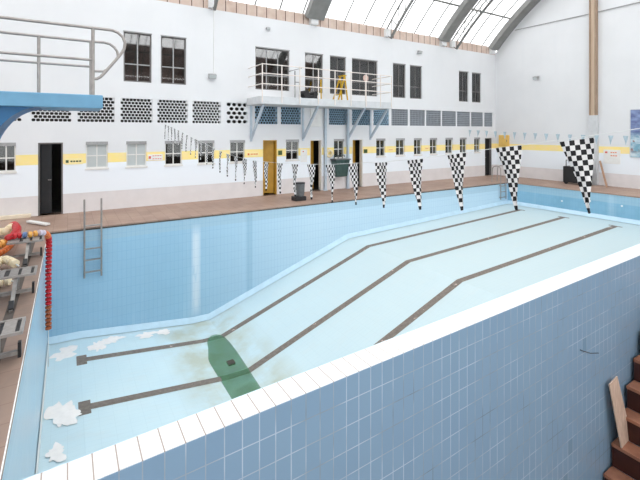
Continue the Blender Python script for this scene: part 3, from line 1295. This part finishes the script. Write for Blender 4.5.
def wallsign(u0, u1, v0, v1, name, label, mat, ink, rows, cat='sign', sym=True, Y=YW, small=False):
    a, b = onY(u0, v0, Y), onY(u1, v1, Y)
    t = thing(name, label, cat, (a[0], Y, b[2]))
    m = MB(); m.box(a[0], b[0], Y - .015, Y - .001, b[2], a[2]); m.build('plate', mat, t)
    w, h = b[0] - a[0], a[2] - b[2]
    m = MB()
    rnd = random.Random(int(u0))
    for r in range(1 if small else rows):
        z = a[2] - h * (.5 + r) / rows
        x = a[0] + w * (.3 if sym else .1)
        while x < b[0] - w * (.5 if small else .1):
            l = rnd.uniform(.04, .07)
            m.box(x, min(x + l, b[0] - .02), Y - .019, Y - .015, z - h / rows * .12, z + h / rows * .12)
            x += l + .018
    m.build('lettering', ink, t)
    if sym and not small:
        m = MB(); m.box(a[0] + w * .04, a[0] + w * .2, Y - .019, Y - .015, b[2] + h * .28, a[2] - h * .28); m.build('symbol', ink, t)
    return t


wallsign(65, 83, 158.5, 164, 'wall_sign', 'narrow sign with tiny dark green lettering beside the dark doorway', 'sign_cream', 'dark_ink', 1)
wallsign(148, 162.5, 154.5, 160, 'wall_sign', 'small sign with two lines of tiny red lettering right of the curtained windows', 'white_paint', 'red_ink', 2)
wallsign(247, 258.5, 152, 156.2, 'wall_sign', 'pale sign with faint orange lettering left of the open amber door', 'sign_cream', 'orange_ink', 1)
wallsign(278.2, 282, 150.6, 155, 'wall_sign', 'tiny dark green square sign right of the open amber door', 'sign_green', 'dark_ink', 1, sym=False)
wallsign(300.5, 307, 149.5, 162, 'notice_board', 'white notice with a red mark left of the middle doorway', 'white_paint', 'red_ink', 3, small=True)
wallsign(363.8, 367.2, 149.3, 153, 'wall_sign', 'tiny dark square sign right of the doorway with the half amber door', 'sign_green', 'dark_ink', 1, sym=False)
wallsign(388, 393, 148.6, 151, 'wall_sign', 'tiny pale sign on the yellow band right of the balcony post', 'sign_cream', 'orange_ink', 1, sym=False)
wallsign(425, 428.5, 146.8, 149.6, 'wall_sign', 'tiny pale sign on the yellow band between the far lower windows', 'sign_cream', 'orange_ink', 1, sym=False)

# round pale disc beside the window under the balcony
c = onY(329.3, 153.5, YW - .08)
t = thing('life_ring', 'round cream life ring hung beside the window under the balcony', 'life ring', c)
m = MB()
pts = [(c[0] + .13 * math.cos(2 * math.pi * i / 20), c[1] - .02, c[2] + .13 * math.sin(2 * math.pi * i / 20)) for i in range(21)]
m.tube(pts, .05, 8)
m.build('ring', 'cream_float', t, smooth=True)
m = MB(); m.bar((c[0], c[1] - .01, c[2] + .13), (c[0], YW, c[2] + .17), .03, .03); m.build('hook', 'lintel', t)

# dark green trough on the wall
a, b = onY(333.5, 158, YW - .2), onY(347, 176, YW - .2)
t = thing('wall_trough', 'dark green trough mounted on the wall below a window, under the balcony', 'trough', (a[0], YW, b[2]))
m = MB()
m.hexa([(a[0] + .06, YW - .32, b[2]), (b[0] - .06, YW - .32, b[2]), (b[0] - .06, YW, b[2]), (a[0] + .06, YW, b[2]),
        (a[0], YW - .42, a[2] - .08), (b[0], YW - .42, a[2] - .08), (b[0], YW, a[2] - .08), (a[0], YW, a[2] - .08)])
m.build('basin', 'dark_green', t, bevel=.02)
m = MB(); m.box(a[0] - .03, b[0] + .03, YW - .45, YW, a[2] - .08, a[2] - .04); m.build('rim', 'bin_grey', t)
for k in range(3):
    xx = a[0] + (b[0] - a[0]) * (.2 + .3 * k)
    m = MB(); m.tube([(xx, YW - .05, a[2] - .04), (xx, YW - .05, a[2] + .1), (xx, YW - .2, a[2] + .1), (xx, YW - .2, a[2] + .03)], .016, 8); m.build('tap', 'dark_green', t)

# rubbish bin on the deck
bc = onZ(299.2, 200.3, 0)
t = thing('rubbish_bin', 'grey rubbish bin on a black base at the far pool edge', 'bin', bc)
m = MB()
m.box(bc[0] - .23, bc[0] + .2, bc[1] - .17, bc[1] + .17, 0, .15); m.build('base', 'black', t, bevel=.02)
m = MB()
cx, cy = bc[0] + .04, bc[1]
m.tube([(cx, cy, .15), (cx, cy, .2), (cx, cy, .56), (cx, cy, .60)], [.135, .145, .165, .165], 20); m.build('body', 'bin_grey', t, smooth=True)
m = MB(); m.tube([(cx, cy, .585), (cx, cy, .625)], .175, 20); m.build('rim', 'black', t, smooth=True)

# ------------------------------------------------------------------ pool ladders
def ladder(u0, u1, ztop, zbot, label, rungs, out=.10, loop=False):
    Y = YP - out
    a, b = onY(u0, 200, Y)[0], onY(u1, 200, Y)[0]
    t = thing('pool_ladder', label, 'ladder', ((a + b) / 2, YP, 0), 'pool ladders')
    for x in (a, b):
        m = MB()
        if loop:
            path = [(x, Y, zbot), (x, Y, ztop - .15)] + [(x, Y + .22 - .22 * math.cos(math.radians(q)), ztop - .15 + .15 * math.sin(math.radians(q))) for q in range(15, 181, 15)] + [(x, Y + .47, 0.0)]
        else:
            path = [(x, Y, zbot), (x, Y, ztop)]
        m.tube(path, .021, 10); m.build('rail', 'steel', t, smooth=True)
        m = MB(); m.tube([(x, Y, -.12), (x, YP + .0, -.12)], .014, 8); m.build('wall_bracket', 'steel', t)
        m = MB(); m.tube([(x, Y, zbot + .1), (x, YP, zbot + .1)], .014, 8); m.build('wall_bracket', 'steel', t)
    for z in rungs:
        m = MB(); m.box(a, b, Y - .035, Y + .035, z - .012, z + .012); m.build('rung', 'steel', t)


ladder(84.5, 101.5, .72, -1.24, 'steel pool ladder with tall rails at the deep end of the pool', (.06, -.52, -.80, -1.10))
ladder(500.8, 506.0, .78, -.78, 'small pool ladder in the far right corner of the pool', (-.15, -.42, -.68), .08, True)

# ------------------------------------------------------------------ diving platform
PY0, PY1 = 6.87, 7.87
ZT, ZB = 2.95, 2.75
t = thing('diving_platform', 'blue diving platform with steel handrails at the left of the pool', 'diving platform', (-1.4, 7.37, 0))
m = MB(); m.box(-3.2, 0.45, PY0 - .02, PY1 + .02, ZB, ZT); m.build('slab', 'blue_platform', t, bevel=.012)
m = MB()
prof = []
for i in range(15):
    a = math.radians(90 * i / 14)
    prof.append((-0.95 + 0.62 * (1 - math.cos(a)) , ZB - 0.92 * (1 - math.sin(a))))
y0, y1 = PY0 + .08, PY1 - .08
for (xa, za), (xb, zb) in zip(prof, prof[1:]):
    m.quad((xa, y0, za), (xb, y0, zb), (xb, y1, zb), (xa, y1, za))
    m.quad((xa, y0, za), (xb, y0, zb), (xb, y0, ZB), (xa, y0, ZB))
    m.quad((xa, y1, za), (xb, y1, zb), (xb, y1, ZB), (xa, y1, ZB))
m.box(-1.7, -0.95, y0, y1, 0, ZB)
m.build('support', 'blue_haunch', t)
for side, Y, top, mid, posts in (('near', PY0 + .02, 3.94, 3.47, (93,)), ('far', PY1 - .04, 3.93, 3.50, (38.8, 91))):
    X1 = onY(93 if side == 'near' else 91, 60, Y)[0]
    for u in posts:
        x = onY(u, 60, Y)[0]
        m = MB(); m.tube([(x, Y, ZT), (x, Y, top)], .024, 10); m.build('post', 'steel', t, smooth=True)
    m = MB(); m.tube([(-3.0, Y, ZT), (-3.0, Y, top)], .024, 10); m.build('post', 'steel', t, smooth=True)
    # top rail with the loop that bends out over the tip and back to the post
    px_ = [(93, 28), (104, 29.2), (112, 30.2), (118, 32.5), (122.8, 37), (125, 43), (124.2, 49), (121, 54), (112, 64.5), (104, 73.5), (100.5, 77), (97, 78.8), (93, 79)] if side == 'near' else \
          [(91, 41.5), (104, 42.5), (110, 44), (114.5, 47.5), (117.5, 52), (118, 57), (114, 62), (107, 69.5), (103.5, 71.5), (91, 71)]
    pts = [onY(u, v, Y) for u, v in px_]
    m = MB(); m.tube([(-3.0, Y, top)] + pts, .022, 10); m.build('top_rail', 'steel', t, smooth=True)
    m = MB(); m.tube([(-3.0, Y, mid), (X1, Y, mid)], .02, 10); m.build('mid_rail', 'steel', t, smooth=True)

# ------------------------------------------------------------------ starting blocks
# service channel in the deck
m = MB()
m.box(-0.70, -0.60, 3.2, YP - .3, -0.02, 0.0012)
o = m.build('deck_channel', 'gap_and_shade'); tag(o, 'dark narrow drainage channel along the left deck', 'channel')


def block(yc, label):
    t = thing('starting_block', label, 'starting block', (-.62, yc, 0), 'starting blocks on the left deck')
    z = .36
    y0, y1 = yc - .2, yc + .2
    m = MB()
    m.box(-.95, -.39, y0, y0 + .03, z - .03, z)
    m.box(-.95, -.39, y1 - .03, y1, z - .03, z)
    m.box(-.95, -.92, y0 + .03, y1 - .03, z - .03, z)
    m.box(-.42, -.39, y0 + .03, y1 - .03, z - .03, z)
    m.build('frame', 'steel', t)
    m = MB()
    m.box(-.92, -.77, y0 + .03, y1 - .03, z - .02, z - .004)
    m.box(-.71, -.61, y0 + .03, y1 - .03, z - .02, z - .004)
    m.box(-.57, -.46, y0 + .03, y1 - .03, z - .02, z - .004)
    m.build('tread', 'grey_plate', t)
    m = MB()
    for a, b in ((-.77, -.71), (-.61, -.57), (-.46, -.42)):
        m.box(a, b, y0 + .03, y1 - .03, z - .028, z - .018)
    m.build('slot', 'black', t)
    m = MB(); m.bar((-.625, yc - .1, z - .03), (-.64, yc - .62, 0.012), .045, .04); m.build('leg', 'dull_steel', t)
    m = MB(); m.bar((-.625, yc + .1, z - .03), (-.63, yc + .12, 0.012), .045, .04); m.build('leg', 'dull_steel', t)
    m = MB(); m.bar((-.64, yc - .62, 0.035), (-.645, yc - .50, .10), .06, .05); m.build('foot', 'black', t)
    m = MB(); m.bar((-1.0, yc + .05, .05), (-.43, yc + .05, .05), .05, .04); m.build('cross_bar', 'dull_steel', t)
    m = MB(); m.box(-.45, -.42, yc + .02, yc + .08, 0.0, .16); m.build('end_stop', 'black', t)


block(5.33, 'grey starting block nearest the camera on the left deck')
block(7.36, 'grey starting block between cream lane floats on the left deck')
block(9.5, 'grey starting block heaped with red and orange lane floats')


# ------------------------------------------------------------------ lane ropes
def smooth_path(pts, n=12):
    P = [Vector(p) for p in pts]
    P = [P[0] * 2 - P[1]] + P + [P[-1] * 2 - P[-2]]
    out = []
    for i in range(1, len(P) - 2):
        for k in range(n):
            t = k / n
            out.append(0.5 * ((2 * P[i]) + (-P[i - 1] + P[i + 1]) * t + (2 * P[i - 1] - 5 * P[i] + 4 * P[i + 1] - P[i + 2]) * t * t + (-P[i - 1] + 3 * P[i] - 3 * P[i + 1] + P[i + 2]) * t ** 3))
    out.append(P[-2])
    return out


def rope(label, pts, segs, r=.058, pitch=.085, tail=None):
    """segs: list of (length fraction end, material)"""
    path = smooth_path(pts)
    t = thing('lane_rope', label, 'lane rope', tuple(path[0]), 'lane ropes on the left deck')
    m = MB(); m.tube(path + (tail or []), .011, 6); m.build('cord', 'cord', t)
    L = [0]
    for a, b in zip(path, path[1:]):
        L.append(L[-1] + (b - a).length)
    tot = L[-1]
    s = pitch / 2
    k = 0
    while s < tot - pitch * .4:
        while L[k + 1] < s:
            k += 1
        f = (s - L[k]) / max(1e-6, L[k + 1] - L[k])
        p = path[k].lerp(path[k + 1], f)
        d = (path[k + 1] - path[k]).normalized()
        mat = next((mm for e, mm in segs if s / tot <= e), segs[-1][1])
        h = pitch * .43
        m = MB()
        m.tube([p - d * h, p - d * h * .6, p + d * h * .6, p + d * h], [r * .5, r, r, r * .5], 12)
        m.build('float', mat, t, smooth=True)
        s += pitch


# heap over the far block, then down the pool wall
rope('lane rope of mixed coloured floats hanging red down the left pool wall',
     [onZ(-6, 256, .08), onZ(3, 251.5, .10), onZ(10, 246, .12), onZ(15, 239, .24), (-.95, 9.6, .41), (-.78, 9.62, .42), (-.60, 9.6, .42), (-.44, 9.7, .41), (-.34, 9.95, .28), (-.325, 10.05, .0), (-.335, 10.08, -.5), (-.335, 10.08, -1.0), (-.335, 10.08, -1.74)],
     [(.16, 'orange_float'), (.37, 'red_float'), (.405, 'blue_float'), (.44, 'amber_float'), (.47, 'lilac_float'), (.53, 'orange_float'), (.87, 'red_float'), (1.0, 'brown_float')],
     tail=[(-.335, 10.08, -2.0), (-.335, 10.08, -2.45)])
rope('lane rope of red floats heaped beside the far starting block',
     [onZ(-5, 247, .12), onZ(2, 244, .14), onZ(8, 242, .16), onZ(12, 239, .18), onZ(15, 234, .2), onZ(17, 229, .22), onZ(14, 225, .22), onZ(10, 228, .2), onZ(6, 231, .16), onZ(-4, 232, .1)],
     [(.10, 'amber_float'), (.16, 'orange_float'), (.76, 'red_float'), (1, 'cream_float')], r=.085, pitch=.10)
rope('lane rope of cream and navy floats lying against the middle starting block',
     [onZ(-8, 270, .1), onZ(-1, 262, .12), onZ(5, 259.5, .14), onZ(12, 262, .16), onZ(19, 266, .12)],
     [(.18, 'navy_float'), (1, 'cream_float')], r=.07, pitch=.10)
rope('lane rope of cream floats lying under the middle starting block',
     [onZ(-12, 284, .08), onZ(-3, 283, .08), onZ(6, 281.5, .08), onZ(13, 281, .08)],
     [(1, 'cream_float')], r=.065, pitch=.10)

# plank on the deck
a, b = Vector(onZ(28.5, 221.3, .05)), Vector(onZ(48, 224.3, .05))
m = MB(); m.bar(a, b, .12, .05)
o = m.build('plank', 'white_paint', bevel=.006); tag(o, 'white plank lying on the deck near the dark doorway', 'plank')
m = MB(); m.box(-4.5, onY(31, 218, YW - .1)[0], YW - .16, YW - .02, 0, .10)
o = m.build('timber_beam', 'cream_paint', bevel=.01); tag(o, 'long cream timber lying along the wall left of the dark doorway', 'beam')

# ------------------------------------------------------------------ bunting
def bunting(X, y_first, count, step, zf, w, h, mat, label, yA, yB, gname):
    t = thing('bunting_line', label, 'bunting', (X, yA, zf(yA)))
    pts = [(X, yA + (yB - yA) * i / 40, zf(yA + (yB - yA) * i / 40)) for i in range(41)]
    m = MB(); m.tube(pts, .0022, 6); m.build('cord', 'cord', t)
    rnd = random.Random(3)
    for k in range(count):
        y = y_first + k * step
        z0 = zf(y)
        slope = (zf(y + .05) - zf(y - .05)) / .1
        n = 8
        m = MB()
        tw = rnd.uniform(-.08, .08)
        sway = rnd.uniform(-.03, .03)
        rows = []
        for i in range(n + 1):
            f = i / n
            half = w / 2 * (1 - f) + .002
            row = []
            for j in range(5):
                q = (j / 4 - .5) * 2 * half
                row.append((.012 * math.sin(f * 5 + j * 1.3 + k) + tw * q + sway * f * .4, q - .0 * f, -f * h))
            rows.append(row)
        for i in range(n):
            for j in range(4):
                m.quad(rows[i][j], rows[i][j + 1], rows[i + 1][j + 1], rows[i + 1][j])
        o = m.build('pennant', mat, None)
        o.parent = t
        o.location = Vector((X, y, z0 - .004)) - t.location
        o.rotation_euler = (math.atan(slope), 0, 0)
        sd = o.modifiers.new('cloth', 'SOLIDIFY')
        sd.thickness = .002


def z1(y):
    # measured sag of the near line
    P = [(-6, 3.4), (0.4, 2.53), (1.275, 2.356), (1.73, 2.30), (2.19, 2.225), (2.64, 2.155), (3.1, 2.10), (3.55, 2.06), (4.0, 2.015), (4.9, 1.96), (5.8, 1.93), (6.4, 1.92), (7.4, 1.95), (8.4, 2.04), (9.2, 2.14), (10.3, 2.26), (11.7, 2.44), (13.2, 2.60), (14.1, 2.68)]
    for (a, za), (b, zb) in zip(P, P[1:]):
        if y <= b:
            return za + (zb - za) * (y - a) / (b - a)
    return P[-1][1]


bunting(2.65, 1.275, 28, .456, z1, .188, .445, 'check', 'string of black and white checked pennants across the pool near the camera', YW, YR, 'a')


def z2(y):
    s = (y - 3.0) / 11.1
    return 2.26 + .5 * max(0, s - .35) ** 1.4


bunting(17.6, 3.82, 21, .49, z2, .17, .34, 'flag_blue', 'string of small faded blue pennants across the far shallow end', YW, YR, 'b')

# ------------------------------------------------------------------ right end wall things
def wallbox(u0, u1, v0, v1, X=XE):
    a, b = onX(u0, v0, X), onX(u1, v1, X)
    return a[1], b[1], a[2], b[2]   # y at left edge, y at right edge, z top, z bottom


y0, y1, z0, z1_ = wallbox(500, 509.5, 135, 146.5)
t = thing('wall_cabinet', 'amber yellow cabinet on the right end wall near the hall corner', 'cabinet', (XE, (y0 + y1) / 2, z1_))
m = MB(); m.box(XE - .12, XE, y1, y0, z1_, z0); m.build('body', 'cabinet_yellow', t, bevel=.01)
m = MB(); m.box(XE - .135, XE - .12, y1 + .03, y0 - .03, z1_ + .03, z0 - .03); lf = m.build('door', 'cabinet_yellow', t)
m = MB(); m.box(XE - .15, XE - .135, y1 + .06, y1 + .09, (z0 + z1_) / 2 - .05, (z0 + z1_) / 2 + .05); m.build('handle', 'frame_dark', lf)

y0, y1, z0, z1_ = wallbox(590.3, 599, 115.5, 187)
t = thing('wall_column', 'brown steel post rising from a pale pillar on the right end wall', 'column', (XE, (y0 + y1) / 2, 0))
yc = (y0 + y1) / 2
m = MB(); m.box(XE - .2, XE, y1, y0, 0, z0); m.build('pillar', 'blue_grey_paint' if False else 'balcony_paint', t, bevel=.01)
ztop = ACZ + math.sqrt(AR ** 2 - (yc - ACY) ** 2)
m = MB(); m.box(XE - .16, XE - .02, yc - .085, yc + .085, z0, ztop); m.build('post', 'pipe', t)
for s in (-1, 1):
    m = MB(); m.box(XE - .2, XE - .005, yc + s * .115 - .03, yc + s * .115 + .03, z0, ztop); m.build('flange', make_terracotta('dark_brown_flange', (150, 128, 108), (166, 142, 122)) if s < 0 else 'flange_' and bpy.data.materials['dark_brown_flange'], t)

# dark equipment trolley behind the big flag
f = onZ(566, 184.2, 0)
X0 = 19.55
t = thing('equipment_trolley', 'black equipment trolley parked against the end wall beside the pale pillar', 'trolley', (X0, 9.6, 0))
ya = ray(562.8, 0)[1] / ray(562.8, 0)[0] * X0
yb_ = ray(586, 0)[1] / ray(586, 0)[0] * X0
m = MB(); m.box(X0, X0 + .5, yb_, ya, .08, .82); m.build('body', 'black', t, bevel=.03)
yc2 = ray(590, 0)[1] / ray(590, 0)[0] * X0
m = MB(); m.box(X0 + .02, X0 + .2, yc2, yb_ - .01, .02, 1.18); tk = m.build('tank', 'black', t, bevel=.03)
m = MB(); m.tube([(X0 + .1, yb_ + .08, .82), (X0 + .1, yb_ + .08, 1.1), (X0 + .1, ya - .1, 1.1), (X0 + .1, ya - .1, .82)], .02, 8); m.build('handle', 'black', t)
for yy in (ya - .12, yb_ + .12):
    m = MB(); m.tube([(X0 + .02, yy, .08), (X0 + .07, yy, .08)], .08, 12); m.build('wheel', 'black', t, smooth=True)
m = MB(); m.tube([(X0 + .1, yc2 - .02, 1.18), (X0 + .1, yc2 - .02, 1.3)], [.05, .08], 10); m.build('cap', 'dark_green', tk)

y0, y1, z0, z1_ = wallbox(603.7, 620.5, 149.5, 164.3)
t = thing('wall_sign', 'white sign with red lettering on the right end wall beside the pillar', 'sign', (XE, (y0 + y1) / 2, z1_))
m = MB(); m.box(XE - .02, XE - .001, y1, y0, z1_, z0); m.build('plate', 'white_paint', t)
m = MB()
rnd = random.Random(5)
for r, ink in enumerate((0, 1)):
    zz = z0 - .12 - r * .14
    y = y0 - .28
    while y > y1 + .12:
        l = rnd.uniform(.04, .075)
        m.box(XE - .026, XE - .02, y - l, y, zz - .02, zz + .02)
        y -= l + .02
m.build('lettering', 'orange_ink', t)
m = MB(); m.box(XE - .026, XE - .02, y0 - .16, y0 - .06, z0 - .16, z0 - .08); m.build('symbol', 'red_ink', t)

y0, y1, z0, z1_ = wallbox(630.8, 655, 110, 158.2)
t = thing('poster', 'tall blue printed poster on the right end wall at the picture edge', 'poster', (XE, (y0 + y1) / 2, z1_))
m = MB(); m.box(XE - .02, XE - .001, y1, y0, z1_, z0); m.build('print', 'poster', t)
m = MB()
m.box(XE - .03, XE - .001, y0, y0 + .03, z1_, z0); m.box(XE - .03, XE - .001, y1 - .03, y1, z1_, z0)
m.box(XE - .03, XE - .001, y1, y0, z0, z0 + .03); m.box(XE - .03, XE - .001, y1, y0, z1_ - .03, z1_); m.build('frame', 'balcony_paint', t)

a, b = Vector(onZ(607, 187.3, 0.02)), Vector(onX(600, 161, XE - .05))
m = MB(); m.bar(a, b, .075, .03, up=(1, 0, 0))
o = m.build('leaning_plank', 'wood_pole'); tag(o, 'brown plank leaning on the end wall right of the pale pillar', 'plank')

# white discs standing in for glints on the right pool wall
for u, v in ((562, 201), (590, 201), (622, 206)):
    p = onX(u, v, XP1)
    m = MB(); m.tube([(XP1 + .01, p[1], p[2]), (XP1 - .015, p[1], p[2])], .035, 12)
    o = m.build('glint_disc', 'white_paint', smooth=True)
    tag(o, {562: 'white disc imitating a glint on the right pool wall, left of the largest pennant tip', 590: 'white disc imitating a glint on the right pool wall, just right of the largest pennant tip', 622: 'white disc imitating a glint on the right pool wall, rightmost one'}[u], 'inlet', 'pool wall glints')

# ------------------------------------------------------------------ stairs, board and wire outside the pool
noses = []
base_x, base_z = 7.82, -3.47
RUN, RISE = 0.292, 0.4075
t = thing('staircase', 'brown terracotta stairs climbing beside the blue tiled pool wall', 'stairs', (base_x, 2.0, ZG))
ys = near_out(base_x - .7) - .012
k0 = -2
for k in range(k0, 8):
    x, z = base_x + RUN * k, base_z + RISE * k
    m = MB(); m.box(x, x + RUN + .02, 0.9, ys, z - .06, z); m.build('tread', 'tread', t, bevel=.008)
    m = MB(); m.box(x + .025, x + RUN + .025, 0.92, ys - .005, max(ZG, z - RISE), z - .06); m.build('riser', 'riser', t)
m = MB()
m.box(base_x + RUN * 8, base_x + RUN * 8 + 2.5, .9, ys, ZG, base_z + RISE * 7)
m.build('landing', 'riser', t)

# board leaning on the tiled wall, foot on a tread
pl = [(608.4, 384.2), (616.2, 376), (630.3, 436.5), (620.5, 447.8)]
zt = base_z + RISE * 1
foot_l, foot_r = Vector(onZ(620.5, 447.8, zt)), Vector(onZ(630.3, 436.5, zt))
wy = near_out(8.0) - .075
top_l, top_r = Vector(onY(608.4, 384.2, wy)), Vector(onY(616.2, 376, wy + .005))
m = MB()
nrm = (foot_r - foot_l).cross(top_l - foot_l).normalized() * .022
if nrm.y > 0:
    nrm = -nrm
m.hexa([foot_l, foot_r, foot_r + nrm, foot_l + nrm, top_l, top_r, top_r + nrm, top_l + nrm])
o = m.build('wooden_board', 'board', bevel=.003); tag(o, 'pale wooden board leaning on the blue tiled wall from a stair tread', 'board')

wy = near_out(7.5) - .002
a = Vector(onY(579.5, 349.5, wy)); b = Vector(onY(596, 352, wy))
m = MB(); m.tube([a, a + Vector((0, -.05, 0)), a + Vector((.05, -.06, -.02)), a.lerp(b, .45) + Vector((0, -.05, -.02)), b + Vector((0, -.04, 0))], .006, 6)
o = m.build('bent_wire', 'rust'); tag(o, 'short bent dark wire sticking out of the blue tiled outer wall', 'wire')
